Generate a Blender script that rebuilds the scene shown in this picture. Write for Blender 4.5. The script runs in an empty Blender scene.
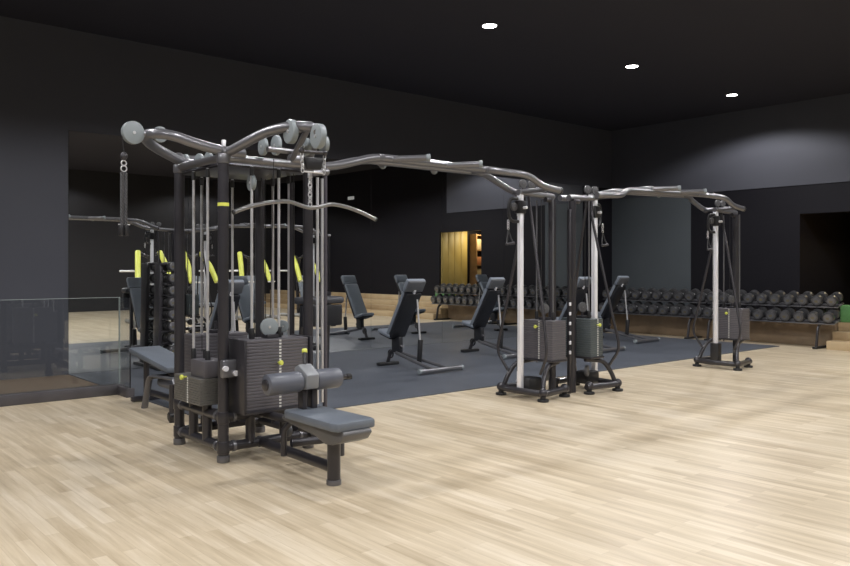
import bpy, bmesh, math, random
from mathutils import Vector, Matrix

# ------------------------------------------------------------ camera, light, exposure
S = bpy.context.scene
COL = S.collection
S.view_settings.view_transform = 'Standard'
S.view_settings.look = 'None'
S.view_settings.exposure = 0.0
S.view_settings.gamma = 1.0
S.view_settings.use_curve_mapping = False

CAM_H = 1.43
cd = bpy.data.cameras.new('camera')
cam = bpy.data.objects.new('camera', cd)
COL.objects.link(cam)
cam.location = (0, 0, CAM_H)
cam.rotation_euler = (math.radians(90), 0, math.radians(-40.7))
cd.sensor_width = 36.0
cd.lens = 786 / 850 * 36.0
cd.shift_y = -15 / 850
cd.clip_start = 0.05
cd.clip_end = 200
S.camera = cam

w = bpy.data.worlds.new('world')
S.world = w
w.use_nodes = True
w.node_tree.nodes['Background'].inputs['Color'].default_value = (0.6, 0.65, 0.8, 1)
w.node_tree.nodes['Background'].inputs['Strength'].default_value = 0.02

LAMP_W = 350.0      # watts of each recessed ceiling lamp
LAMP_COL = (1.0, 0.985, 0.985)
CEIL = 4.63
YM = 11.08          # mirror wall
XB = 15.3           # back wall

# ------------------------------------------------------------ materials
MATS = {}
def mat(name, col, rough=0.5, metal=0.0, spec=0.5, emit=None, estr=0.0, coat=0.0, bump=None, vary=0.0, vscale=8.0):
    if name in MATS: return MATS[name]
    m = bpy.data.materials.new(name)
    m.use_nodes = True
    nt = m.node_tree
    b = nt.nodes['Principled BSDF']
    b.inputs['Base Color'].default_value = (*col, 1)
    b.inputs['Roughness'].default_value = rough
    b.inputs['Metallic'].default_value = metal
    b.inputs['Specular IOR Level'].default_value = spec
    b.inputs['Coat Weight'].default_value = coat
    if emit:
        b.inputs['Emission Color'].default_value = (*emit, 1)
        b.inputs['Emission Strength'].default_value = estr
    tc = nt.nodes.new('ShaderNodeTexCoord')
    if vary:
        n = nt.nodes.new('ShaderNodeTexNoise'); n.inputs['Scale'].default_value = vscale
        n.inputs['Detail'].default_value = 4
        nt.links.new(tc.outputs['Object'], n.inputs['Vector'])
        mx = nt.nodes.new('ShaderNodeMix'); mx.data_type = 'RGBA'
        mx.inputs[6].default_value = (*[c * (1 - vary) for c in col], 1)
        mx.inputs[7].default_value = (*[min(1, c * (1 + vary)) for c in col], 1)
        nt.links.new(n.outputs['Fac'], mx.inputs[0])
        nt.links.new(mx.outputs[2], b.inputs['Base Color'])
    if bump:
        n2 = nt.nodes.new('ShaderNodeTexNoise'); n2.inputs['Scale'].default_value = bump[0]
        nt.links.new(tc.outputs['Object'], n2.inputs['Vector'])
        bp = nt.nodes.new('ShaderNodeBump'); bp.inputs['Strength'].default_value = bump[1]
        bp.inputs['Distance'].default_value = 0.002
        nt.links.new(n2.outputs['Fac'], bp.inputs['Height'])
        nt.links.new(bp.outputs['Normal'], b.inputs['Normal'])
    MATS[name] = m
    return m

def plank_mat(name, c1, c2, c3, rough=0.36, swap=True, pw=0.14, pl=1.3, var=0.5):
    m = bpy.data.materials.new(name); m.use_nodes = True
    nt = m.node_tree; L = nt.links
    b = nt.nodes['Principled BSDF']
    tc = nt.nodes.new('ShaderNodeTexCoord')
    sp = nt.nodes.new('ShaderNodeSeparateXYZ'); L.new(tc.outputs['Object'], sp.inputs[0])
    cb = nt.nodes.new('ShaderNodeCombineXYZ')
    if swap:
        L.new(sp.outputs['Y'], cb.inputs['X']); L.new(sp.outputs['X'], cb.inputs['Y'])
    else:
        L.new(sp.outputs['X'], cb.inputs['X']); L.new(sp.outputs['Y'], cb.inputs['Y'])
    br = nt.nodes.new('ShaderNodeTexBrick')
    br.offset = 0.37; br.offset_frequency = 2
    br.inputs['Color1'].default_value = (0, 0, 0, 1)
    br.inputs['Color2'].default_value = (1, 1, 1, 1)
    br.inputs['Mortar'].default_value = (0.25, 0.25, 0.25, 1)
    br.inputs['Scale'].default_value = 1.0
    br.inputs['Brick Width'].default_value = pl
    br.inputs['Row Height'].default_value = pw
    br.inputs['Mortar Size'].default_value = 0.0012
    br.inputs['Mortar Smooth'].default_value = 0.6
    L.new(cb.outputs[0], br.inputs['Vector'])
    mp = nt.nodes.new('ShaderNodeMapping'); mp.inputs['Scale'].default_value = (0.9, 14.0, 1)
    L.new(cb.outputs[0], mp.inputs['Vector'])
    gr = nt.nodes.new('ShaderNodeTexNoise'); gr.inputs['Scale'].default_value = 1.6
    gr.inputs['Detail'].default_value = 6; gr.inputs['Roughness'].default_value = 0.6
    L.new(mp.outputs[0], gr.inputs['Vector'])
    mp2 = nt.nodes.new('ShaderNodeMapping'); mp2.inputs['Scale'].default_value = (0.7, 3.0, 1)
    L.new(cb.outputs[0], mp2.inputs['Vector'])
    g2 = nt.nodes.new('ShaderNodeTexNoise'); g2.inputs['Scale'].default_value = 1.0
    g2.inputs['Detail'].default_value = 3
    L.new(mp2.outputs[0], g2.inputs['Vector'])
    ra = nt.nodes.new('ShaderNodeValToRGB')
    ra.color_ramp.elements[0].position = 0.30; ra.color_ramp.elements[0].color = (*c1, 1)
    ra.color_ramp.elements[1].position = 0.72; ra.color_ramp.elements[1].color = (*c3, 1)
    e = ra.color_ramp.elements.new(0.5); e.color = (*c2, 1)
    def math_(op, a, bb):
        n = nt.nodes.new('ShaderNodeMath'); n.operation = op
        for i, v in enumerate((a, bb)):
            if isinstance(v, (int, float)): n.inputs[i].default_value = v
            else: L.new(v, n.inputs[i])
        return n.outputs[0]
    f = math_('MULTIPLY', br.outputs['Color'], 0.34 * var)
    f = math_('ADD', f, math_('MULTIPLY', gr.outputs['Fac'], 0.55))
    f = math_('ADD', f, math_('MULTIPLY', g2.outputs['Fac'], 0.36))
    f = math_('SUBTRACT', f, 0.04 + 0.17 * (var - 0.4))
    L.new(f, ra.inputs[0])
    mo = nt.nodes.new('ShaderNodeMix'); mo.data_type = 'RGBA'; mo.blend_type = 'MULTIPLY'
    L.new(math_('MULTIPLY', br.outputs['Fac'], 0.35), mo.inputs[0])
    L.new(ra.outputs[0], mo.inputs[6]); mo.inputs[7].default_value = (0.45, 0.38, 0.3, 1)
    L.new(mo.outputs[2], b.inputs['Base Color'])
    b.inputs['Roughness'].default_value = rough
    b.inputs['Specular IOR Level'].default_value = 0.4
    MATS[name] = m
    return m

WOOD = plank_mat('light oak plank floor', (0.42, 0.335, 0.222), (0.585, 0.49, 0.352), (0.735, 0.65, 0.52), pw=0.075, pl=0.8)
STEPW = plank_mat('pale oak steps', (0.38, 0.27, 0.15), (0.50, 0.38, 0.23), (0.60, 0.48, 0.31), rough=0.45, swap=True, pw=0.2, pl=1.6, var=0.3)
PLINTH = mat('brown laminate', (0.30, 0.22, 0.145), 0.22, vary=0.4, vscale=3)
WALL = mat('dark slate wall paint', (0.076, 0.079, 0.097), 0.62, spec=0.25, vary=0.06, vscale=1.5)
WALLTEAL = mat('teal grey wall panel', (0.088, 0.101, 0.113), 0.55, spec=0.3, vary=0.06, vscale=2)
BLACK = mat('black panel and painted shade', (0.0105, 0.010, 0.0135), 0.5, spec=0.2)
CEILM = mat('black ceiling paint', (0.042, 0.042, 0.054), 0.9, spec=0.1)
KERB = mat('dark kerb', (0.075, 0.070, 0.076), 0.35, vary=0.15)
RUB = mat('blue grey rubber mat', (0.088, 0.099, 0.122), 0.42, spec=0.45, bump=(160, 0.5), vary=0.30, vscale=1.1)
DM = mat('charcoal painted steel', (0.040, 0.038, 0.044), 0.33, metal=0.3, spec=0.6, coat=0.15)
GM = mat('graphite steel tube', (0.19, 0.19, 0.205), 0.30, metal=0.6, spec=0.6)
CH = mat('chrome steel', (0.66, 0.66, 0.68), 0.3, metal=0.55)
ALU = mat('brushed aluminium', (0.88, 0.88, 0.92), 0.38, metal=0.25)
DISC = mat('grey pulley cover', (0.235, 0.265, 0.280), 0.42, vary=0.08)
PLM = mat('black plastic', (0.018, 0.018, 0.02), 0.4)
STK = mat('dark iron weight plate', (0.125, 0.119, 0.132), 0.42, metal=0.3)
STKG = mat('grey green iron weight plate', (0.095, 0.112, 0.118), 0.42, metal=0.3)
STKL = mat('olive grey iron weight plate', (0.150, 0.146, 0.135), 0.42, metal=0.3)
PAD = mat('blue grey upholstery', (0.135, 0.155, 0.185), 0.45, bump=(300, 0.35), vary=0.12)
PAD_LIT = mat('front lit blue grey upholstery', (0.21, 0.24, 0.285), 0.42, vary=0.1)  # PAD upholstery lightened, painting in the light that falls on the pad fronts
PADG = mat('grey roller upholstery', (0.105, 0.113, 0.138), 0.36, vary=0.1)
PADB = mat('black upholstery', (0.012, 0.013, 0.017), 0.42)
YEL = mat('lime yellow paint', (0.68, 0.72, 0.13), 0.35)
WHT = mat('pale marking', (0.62, 0.62, 0.60), 0.5)
ROPE = mat('black and grey rope', (0.06, 0.06, 0.065), 0.6, vary=0.7, vscale=60)
DBM = mat('black rubber dumbbell', (0.045, 0.045, 0.048), 0.30, spec=0.6)
TAG = mat('dull yellow label', (0.16, 0.14, 0.085), 0.5)
GREEN = mat('green turf', (0.10, 0.26, 0.09), 0.8, bump=(200, 0.6), vary=0.3, vscale=40)
GOLD = mat('gold wood panel', (0.42, 0.32, 0.11), 0.5, vary=0.15, vscale=3)
BRN = mat('brown shelving', (0.26, 0.15, 0.07), 0.5, vary=0.4, vscale=6)
FEM = mat('pale machine frame', (0.33, 0.33, 0.32), 0.4, metal=0.3)
LAMPM = mat('lit lamp diffuser', (1, 1, 1), 0.5, emit=(1.0, 0.97, 0.93), estr=14.0)
DIMSIGN = mat('pale sign face', (0.5, 0.5, 0.5), 0.5, emit=(1.0, 1.0, 1.0), estr=0.25)

def mirror_mat():
    m = bpy.data.materials.new('wall mirror'); m.use_nodes = True
    b = m.node_tree.nodes['Principled BSDF']
    b.inputs['Base Color'].default_value = (0.80, 0.81, 0.80, 1)
    b.inputs['Metallic'].default_value = 1.0
    b.inputs['Roughness'].default_value = 0.0
    return m
MIRROR = mirror_mat()

def glass_mat():
    m = bpy.data.materials.new('clear glass'); m.use_nodes = True
    nt = m.node_tree; L = nt.links
    nt.nodes.remove(nt.nodes['Principled BSDF'])
    out = nt.nodes['Material Output']
    tr = nt.nodes.new('ShaderNodeBsdfTransparent'); tr.inputs[0].default_value = (0.95, 0.965, 0.96, 1)
    gl = nt.nodes.new('ShaderNodeBsdfGlossy'); gl.inputs['Roughness'].default_value = 0.0
    lw = nt.nodes.new('ShaderNodeLayerWeight'); lw.inputs[0].default_value = 0.5
    p = nt.nodes.new('ShaderNodeMath'); p.operation = 'POWER'; p.inputs[1].default_value = 5
    L.new(lw.outputs['Facing'], p.inputs[0])
    q = nt.nodes.new('ShaderNodeMath'); q.operation = 'MULTIPLY_ADD'; q.inputs[1].default_value = 0.96; q.inputs[2].default_value = 0.06
    L.new(p.outputs[0], q.inputs[0])
    mx = nt.nodes.new('ShaderNodeMixShader')
    L.new(q.outputs[0], mx.inputs[0]); L.new(tr.outputs[0], mx.inputs[1]); L.new(gl.outputs[0], mx.inputs[2])
    L.new(mx.outputs[0], out.inputs[0])
    return m
GLASS = glass_mat()
GLEDGE = mat('glass edge', (0.30, 0.34, 0.34), 0.2, spec=0.8)

# ------------------------------------------------------------ mesh helpers
def V(*a): return Vector(a if len(a) > 1 else a[0])

class MB:
    def __init__(s): s.v = []; s.f = []
    def add(s, vs, fs):
        o = len(s.v); s.v += [Vector(p) for p in vs]; s.f += [tuple(i + o for i in f) for f in fs]; return s
    def box(s, c, d, bev=0.0, rot=None, seg=2):
        bm = bmesh.new(); bmesh.ops.create_cube(bm, size=1.0)
        for v in bm.verts: v.co = Vector((v.co.x * d[0], v.co.y * d[1], v.co.z * d[2]))
        if bev > 0:
            bmesh.ops.bevel(bm, geom=bm.edges[:], offset=min(bev, min(d) * 0.49), segments=seg, profile=0.5, affect='EDGES')
        M = (rot.to_4x4() if rot is not None else Matrix.Identity(4))
        bm.verts.ensure_lookup_table()
        vs = [(M @ v.co) + Vector(c) for v in bm.verts]
        fs = [[v.index for v in f.verts] for f in bm.faces]
        bm.free()
        return s.add(vs, fs)
    def box2(s, a, b, bev=0.0):
        c = [(a[i] + b[i]) / 2 for i in range(3)]; d = [abs(b[i] - a[i]) for i in range(3)]
        return s.box(c, d, bev)
    def tube(s, pts, r, n=12, corner=0.0, seg=5, closed=False, cap=True, rx=None):
        pts = [Vector(p) for p in pts]
        if corner > 0: pts = rounded(pts, corner, seg)
        k = len(pts)
        T = []
        for i in range(k):
            a = pts[i - 1] if (i > 0 or closed) else pts[i]
            b = pts[(i + 1) % k] if (i < k - 1 or closed) else pts[i]
            T.append((b - a).normalized())
        up = Vector((0, 0, 1)) if abs(T[0].z) < 0.9 else Vector((1, 0, 0))
        nrm = (up - T[0] * up.dot(T[0])).normalized()
        vs = []
        for i in range(k):
            if i: nrm = (nrm - T[i] * nrm.dot(T[i])).normalized()
            bi = T[i].cross(nrm)
            rr = r[i] if isinstance(r, (list, tuple)) else r
            for j in range(n):
                a = 2 * math.pi * j / n
                vs.append(pts[i] + nrm * math.cos(a) * rr + bi * math.sin(a) * (rr if rx is None else rx))
        fs = []
        for i in range(k if closed else k - 1):
            for j in range(n):
                p, q = i * n + j, i * n + (j + 1) % n
                i2 = ((i + 1) % k) * n
                fs.append((p, q, i2 + (j + 1) % n, i2 + j))
        if cap and not closed:
            fs.append(tuple(range(n - 1, -1, -1))); fs.append(tuple((k - 1) * n + j for j in range(n)))
        return s.add(vs, fs)
    def cyl(s, a, b, r, n=20, bev=0.0, r2=None):
        a = Vector(a); b = Vector(b); L = (b - a).length; u = (b - a).normalized()
        r2 = r if r2 is None else r2
        if bev > 0:
            bev = min(bev, L * 0.45, r * 0.9)
            return s.tube([a, a + u * bev * 0.3, a + u * bev, b - u * bev, b - u * bev * 0.3, b],
                          [r - bev, r - bev * 0.3, r, r2, r2 - bev * 0.3, r2 - bev], n)
        return s.tube([a, b], [r, r2], n)
    def prism(s, poly, z0, z1, axis='z', bev=0.0):
        # poly: 2D points; extruded along axis
        bm = bmesh.new()
        def P(p, t):
            if axis == 'z': return (p[0], p[1], t)
            if axis == 'x': return (t, p[0], p[1])
            return (p[0], t, p[1])
        a = [bm.verts.new(P(p, z0)) for p in poly]; b = [bm.verts.new(P(p, z1)) for p in poly]
        n = len(poly)
        bm.faces.new(a[::-1]); bm.faces.new(b)
        for i in range(n): bm.faces.new((a[i], a[(i + 1) % n], b[(i + 1) % n], b[i]))
        bmesh.ops.recalc_face_normals(bm, faces=bm.faces[:])
        if bev > 0: bmesh.ops.bevel(bm, geom=bm.edges[:], offset=bev, segments=2, profile=0.5, affect='EDGES')
        bm.verts.index_update()
        vs = [v.co.copy() for v in bm.verts]; fs = [[v.index for v in f.verts] for f in bm.faces]
        bm.free()
        return s.add(vs, fs)
    def torus(s, c, R, r, axis=(0, 0, 1), n=20, m=8, sx=1.0):
        ax = Vector(axis).normalized()
        u = ax.orthogonal().normalized() if abs(ax.z) > 0.9 else ax.cross(Vector((0, 0, 1))).normalized()
        w_ = ax.cross(u)
        pts = [Vector(c) + u * R * sx * math.cos(2 * math.pi * i / n) + w_ * R * math.sin(2 * math.pi * i / n) for i in range(n)]
        return s.tube(pts, r, m, closed=True)
    def ball(s, c, r, n=14, sc=(1, 1, 1)):
        k = 9
        vs = []; fs = []
        c = Vector(c)
        for i in range(k):
            th = math.pi * (i + 0.5) / k
            for j in range(n):
                a = 2 * math.pi * j / n
                vs.append(c + Vector((r * sc[0] * math.sin(th) * math.cos(a), r * sc[1] * math.sin(th) * math.sin(a), r * sc[2] * math.cos(th))))
        for i in range(k - 1):
            for j in range(n):
                fs.append((i * n + j, i * n + (j + 1) % n, (i + 1) * n + (j + 1) % n, (i + 1) * n + j))
        fs.append(tuple(range(n - 1, -1, -1))); fs.append(tuple((k - 1) * n + j for j in range(n)))
        return s.add(vs, fs)
    def build(s, name, m, parent=None, ang=0.7):
        off = parent_loc(parent)
        bm = bmesh.new()
        vv = [bm.verts.new(p - off) for p in s.v]
        for f in s.f:
            try: bm.faces.new([vv[i] for i in f])
            except ValueError: pass
        bmesh.ops.recalc_face_normals(bm, faces=bm.faces[:])
        for f in bm.faces: f.smooth = True
        for e in bm.edges:
            if len(e.link_faces) == 2 and e.calc_face_angle(0) > ang: e.smooth = False
        me = bpy.data.meshes.new(name); bm.to_mesh(me); bm.free()
        me.materials.append(m)
        o = bpy.data.objects.new(name, me); COL.objects.link(o)
        if parent is not None: o.parent = parent
        return o

def parent_loc(p):
    l = Vector((0, 0, 0))
    while p is not None: l += Vector(p.location); p = p.parent
    return l

def rounded(pts, r, seg):
    out = [pts[0]]
    for i in range(1, len(pts) - 1):
        p, a, b = pts[i], pts[i - 1], pts[i + 1]
        d1 = a - p; d2 = b - p
        rr = min(r, d1.length * 0.48, d2.length * 0.48)
        A = p + d1.normalized() * rr; B = p + d2.normalized() * rr
        for k in range(seg + 1):
            t = k / seg
            out.append(A * (1 - t) ** 2 + p * 2 * t * (1 - t) + B * t * t)
    out.append(pts[-1])
    return out

def tag(o, label, cat, group=None, kind=None):
    o['label'] = label; o['category'] = cat
    if group: o['group'] = group
    if kind: o['kind'] = kind
    return o
def thing(name, label, cat, loc=(0, 0, 0), rotz=0, group=None):
    o = bpy.data.objects.new(name, None); COL.objects.link(o)
    o.location = loc; o.rotation_euler = (0, 0, rotz)
    o.empty_display_size = 0.1
    return tag(o, label, cat, group)
def struct(name, mb, m):
    o = mb.build(name, m); o['kind'] = 'structure'; return o
def dup(root, loc, rotz=None, label=None, group=None):
    r = root.copy(); COL.objects.link(r); r.location = loc
    if rotz is not None: r.rotation_euler = (0, 0, rotz)
    if label: r['label'] = label
    if group: r['group'] = group
    for ch in list(root.children):
        c = ch.copy(); COL.objects.link(c); c.parent = r
        for g in list(ch.children):
            d = g.copy(); COL.objects.link(d); d.parent = c
    return r

# ------------------------------------------------------------ room
X0, Y0 = -3.2, -4.6
struct('floor', MB().box2((X0, Y0, -0.1), (XB, YM, 0)), WOOD)
struct('ceiling', MB().box2((X0, Y0, CEIL), (XB, YM, CEIL + 0.1)), CEILM)
struct('wall_left', MB().box2((X0, YM, 0), (3.235, YM + 0.2, CEIL)), WALL)
struct('wall_left', MB().box2((3.235, YM + 0.012, 0), (XB, YM + 0.2, CEIL)), WALL)
struct('wall_left', MB().box2((14.22, YM - 0.003, 0), (XB, YM + 0.012, 3.28)), BLACK)
struct('wall_opposite', MB().box2((X0, Y0 - 0.2, 0), (XB, Y0, CEIL)), mat('charcoal far wall', (0.016, 0.0155, 0.019), 0.7))
struct('wall_rear', MB().box2((X0 - 0.2, Y0, 0), (X0, YM, CEIL)), WALL)
DY0, DY1, DZ1 = 5.02, 6.75, 2.47    # opening in the back wall
struct('wall_back', MB().box2((XB, DY1, 0), (XB + 0.2, YM + 0.2, 3.02)), BLACK)
struct('wall_back', MB().box2((XB, Y0 - 0.2, 0), (XB + 0.2, DY0, CEIL)), BLACK)  # its upper part is grey wall painted black for the lamp falloff
struct('wall_back', MB().box2((XB, DY0, 3.02), (XB + 0.2, 5.35, CEIL)), BLACK)  # black stands in for lamp light fading out on the grey upper wall
struct('wall_back', MB().box2((XB, DY0, DZ1), (XB + 0.2, DY1, 3.02)), BLACK)
struct('wall_back', MB().box2((XB - 0.015, 5.35, 3.02), (XB + 0.2, YM, CEIL)), WALL)
struct('wall_back', MB().box2((XB - 0.012, 9.05, 0), (XB - 0.001, YM - 0.004, 3.02)), WALLTEAL)

# mirror made of tall panes
xs = [3.24 + 1.68 * i for i in range(7)] + [14.2]
for i in range(7):
    a, b = xs[i], xs[i + 1]
    o = MB().box2((a + 0.002, YM, 0.012), (b - 0.002, YM + 0.011, 3.27)).build('window_mirror_pane', MIRROR)
    o.name = 'trim_mirror_%d' % (i + 1)
    o['kind'] = 'structure'

# corridor beyond the opening, its dimness painted as black floor and walls
struct('floor', MB().box2((XB, DY0 - 0.1, 0.45), (18.6, DY1 + 0.1, 0.6)), BLACK)
struct('ceiling', MB().box2((XB + 0.2, DY0 - 0.1, 2.6), (18.6, DY1 + 0.1, 2.7)), CEILM)
struct('wall_corridor', MB().box2((XB + 0.2, DY1, 0.6), (18.6, DY1 + 0.1, 2.6)), BLACK)
struct('wall_corridor', MB().box2((18.5, DY0, 0.6), (18.6, DY1, 2.6)), BLACK)
struct('wall_corridor', MB().box2((XB + 0.2, DY0 - 0.1, 0.6), (18.6, DY0, 2.6)), BLACK)
gp = thing('wall_panelling', 'gold yellow upright wood panels lit inside the back doorway', 'wall panel', (15.9, DY0, 0.6))
for i in range(4):
    x = 15.36 + i * 0.262
    MB().box2((x, DY0, 0.6), (x + 0.25, DY0 + 0.03, 2.55), 0.004).build('panel', GOLD, gp)
sh = thing('shelving_unit', 'brown shelves with folded bundles inside the back doorway', 'shelves', (17.1, DY0 + 0.15, 0.6))
mb = MB()
for z in (0.62, 1.05, 1.5, 1.95, 2.4): mb.box2((16.52, DY0, z), (17.9, DY0 + 0.32, z + 0.03))
mb.box2((16.5, DY0, 0.6), (16.53, DY0 + 0.32, 2.45)); mb.box2((17.9, DY0, 0.6), (17.93, DY0 + 0.32, 2.45)); mb.box2((16.5, DY0, 0.6), (17.93, DY0 + 0.02, 2.45))
mb.build('shelf_frame', BRN, sh)
rnd = random.Random(4)
cl = [mat('tan bundle', (0.34, 0.21, 0.10), 0.7), mat('cream bundle', (0.42, 0.33, 0.2), 0.7), mat('rust bundle', (0.35, 0.14, 0.06), 0.7)]
for z in (0.65, 1.08, 1.53, 1.98):
    x = 16.58
    while x < 17.8:
        wd = rnd.uniform(0.1, 0.2)
        b_ = MB().box2((x, DY0 + 0.05, z), (x + wd, DY0 + 0.28, z + rnd.uniform(0.12, 0.34)), 0.02).build('folded_bundle', rnd.choice(cl))
        tag(b_, 'folded bundle on the brown shelves inside the back doorway', 'bundle', 'bundles on the corridor shelves')
        x += wd + rnd.uniform(0.02, 0.08)

# steps beside the rack
st = MB()
for i in range(4): st.box2((14.32 + 0.28 * i, Y0, 0.15 * i), (XB, 5.86 + 0.01 * i, 0.15 * (i + 1)), 0.006)
struct('floor', st, STEPW).name = 'floor_steps'
tag(MB().box2((14.92, 5.25, 0.45), (15.15, 5.87, 0.76), 0.02).build('planter_box', GREEN), 'green turf covered block on the wooden steps beside dumbbell rack', 'block')

# plinth behind the racks
struct('trim_plinth', MB().box2((14.82, 5.91, 0), (XB - 0.013, YM - 0.004, 0.44), 0.004), PLINTH)

# rubber mat
o = MB().box2((3.24, 6.65, 0), (14.25, YM - 0.004, 0.01)).build('rubber_mat', RUB)
tag(o, 'large dark blue grey rubber mat under the benches along the mirror', 'mat')

struct('floor', MB().box2((X0, 9.10, 0.0), (3.24, YM, 0.004)), mat('brown floor strip', (0.20, 0.14, 0.095), 0.3, vary=0.2)).name = 'floor_strip'
# glass balustrade with kerb
gb = thing('glass_balustrade', 'low clear glass screen on a dark kerb at the left wall', 'glass screen', (1.0, 9.0, 0))
MB().box2((X0 + 0.01, 8.98, 0), (3.24, 9.10, 0.115), 0.005).box2((3.15, 8.70, 0), (3.24, 9.0, 0.10), 0.005).build('kerb', KERB, gb)
for a, b in ((X0 + 0.02, -1.2), (-1.19, 1.0), (1.01, 3.19)):
    g = MB().box2((a, 9.034, 0.115), (b, 9.046, 1.095)).build('glass_pane', GLASS, gb)
    MB().box2((a, 9.034, 1.095), (b, 9.046, 1.10)).build('top_edge', GLEDGE, g)
g = MB().box2((3.190, 8.72, 0.10), (3.202, 9.046, 1.095)).build('glass_pane', GLASS, gb)
MB().box2((3.190, 8.712, 0.10), (3.202, 8.72, 1.10)).build('top_edge', PLM, g)
MB().box2((3.188, 9.046, 0.115), (3.204, 9.054, 1.10)).build('top_edge', GLEDGE, gb)

# ceiling lamps
LG = 'recessed ceiling downlights'
def lamp(x, y, label, powr=1.0, vis=True):
    t = thing('ceiling_light', label, 'ceiling light', (x, y, CEIL), 0, LG)
    c = Vector((x, y, CEIL))
    MB().torus(c + Vector((0, 0, -0.004)), 0.104, 0.010, n=28, m=8).build('rim', mat('black lamp rim', (0.03, 0.03, 0.03), 0.4), t)
    MB().cyl(c + Vector((0, 0, -0.012)), c + Vector((0, 0, 0.0)), 0.094, 24).build('diffuser', LAMPM, t)
    ld = bpy.data.lights.new('downlight', 'SPOT'); ld.shadow_soft_size = 0.1
    ld.energy = LAMP_W * powr; ld.color = LAMP_COL; ld.spot_size = math.radians(150); ld.spot_blend = 0.28
    lo = bpy.data.objects.new('lamp_light', ld); COL.objects.link(lo); lo.parent = t; lo.location = (0, 0, -0.02)
lamp(7.4, 7.3, 'round lit downlight nearest in the row, above the first beam')
lamp(10.6, 7.3, 'round lit downlight in the middle of the three in the black ceiling')
lamp(13.75, 7.3, 'round lit downlight farthest right, nearest the back wall')
OFF = 'round recessed downlight in the black ceiling beyond the frame'
for x in (-2.0, 1.1, 4.25): lamp(x, 7.3, OFF, 0.9)
for x, k in ((-2.0, 1.0), (1.1, 0.9), (4.25, 0.85), (7.4, 1.05), (11.9, 1.6)): lamp(x, 3.9, OFF, k)
for x, k in ((-2.0, 0.9), (1.0, 0.75), (3.6, 0.75), (5.9, 0.9), (10.6, 1.4)): lamp(x, 0.9, OFF, k)
for x in (-0.5, 3.4, 7.2, 12.3): lamp(x, -2.9, OFF, 0.8)
ld = bpy.data.lights.new('corridor_lamp', 'AREA'); ld.shape = 'DISK'; ld.size = 0.3; ld.energy = 22; ld.color = (1, 0.82, 0.5)
lo = bpy.data.objects.new('corridor_lamp', ld); COL.objects.link(lo); lo.location = (16.5, 5.65, 2.55)
lo.rotation_euler = (math.radians(-25), 0, 0)
tag(MB().box2((XB - 0.05, 0.45, 3.72), (XB, 0.75, 3.82), 0.004).build('emergency_sign', DIMSIGN), 'small pale rectangular sign high on the back wall, seen in mirror', 'sign')

# ------------------------------------------------------------ gym building blocks
def pulley(parent, c, r, axis, th=0.028, cover=True, name='pulley'):
    c = Vector(c); ax = Vector(axis).normalized()
    p = MB().cyl(c - ax * th * 0.5, c + ax * th * 0.5, r, 28, 0.004).build(name, DISC if cover else mat('dark grey wheel', (0.09, 0.09, 0.095), 0.35), parent)
    MB().cyl(c - ax * (th * 0.5 + 0.006), c + ax * (th * 0.5 + 0.006), r * 0.14, 12).build('hub', CH if cover else GM, p)
    return p

def stack(parent, x0, x1, y0, y1, z0, z1, m, side='-y', pin=0.8, n=15, strip=True):
    """weight plates as one stack; selector holes on the side given"""
    cx, cy = (x0 + x1) / 2, (y0 + y1) / 2
    head = MB().box2((cx - 0.05, cy - 0.05, z1), (cx + 0.05, cy + 0.05, z1 + 0.03), 0.006).cyl((cx, cy, z1 + 0.03), (cx, cy, z1 + 0.1), 0.012).build('weight_stack', DM, parent)
    h = (z1 - z0) / n
    for i in range(n):
        MB().box2((x0, y0, z0 + i * h + 0.0008), (x1, y1, z0 + (i + 1) * h - 0.0008), 0.003).build('weight_plate', m, head)
    if strip:
        mb = MB()
        for i in range(n):
            z = z0 + (i + 0.5) * h
            if side == '-y': mb.box2((cx + 0.008, y0 - 0.002, z - 0.008), (cx + 0.026, y0 + 0.004, z + 0.006))
            if side == '-x': mb.box2((x0 - 0.002, cy - 0.026, z - 0.008), (x0 + 0.004, cy - 0.008, z + 0.006))
            if side == '+x': mb.box2((x1 - 0.004, cy + 0.008, z - 0.008), (x1 + 0.002, cy + 0.026, z + 0.006))
            if side == '+y': mb.box2((cx - 0.026, y1 - 0.004, z - 0.008), (cx - 0.008, y1 + 0.002, z + 0.006))
        mb.build('number_strip', WHT, head)
        z = z0 + (z1 - z0) * pin
        d = {'-y': (0, -1), '+y': (0, 1), '-x': (-1, 0), '+x': (1, 0)}[side]
        p = Vector((cx if d[0] == 0 else (x0 if d[0] < 0 else x1), cy if d[1] == 0 else (y0 if d[1] < 0 else y1), z))
        dd = Vector((d[0], d[1], 0))
        MB().cyl(p, p + dd * 0.035, 0.006, 10).cyl(p + dd * 0.03, p + dd * 0.052, 0.019, 16, 0.005).build('selector_pin', YEL, head)

# ------------------------------------------------------------ multi station
ms = thing('multi_station', 'large charcoal four stack cable station with padded seat, nearest on the left', 'exercise machine', (3.0, 5.75, 0))
PX = (2.65, 3.38); PY = (5.36, 6.14)
for x in PX:
    for y in PY:
        p = MB().cyl((x, y, 0.0), (x, y, 2.24), 0.040, 20).build('post', DM, ms)
        MB().cyl((x, y, 0.0), (x, y, 0.05), 0.047, 20, 0.006).build('foot_cap', GM, p)
        MB().cyl((x, y, 2.20), (x, y, 2.27), 0.048, 20, 0.008).build('top_collar', GM, p)
        if (x, y) == (2.65, 5.36):
            MB().cyl((x, y, 1.885), (x, y, 1.91), 0.0415, 20).build('lime_band', YEL, p)
        for z in (0.11, 0.33):
            MB().cyl((x, y, z - 0.045), (x, y, z + 0.045), 0.046, 20, 0.006).build('clamp', DM, p)
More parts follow.
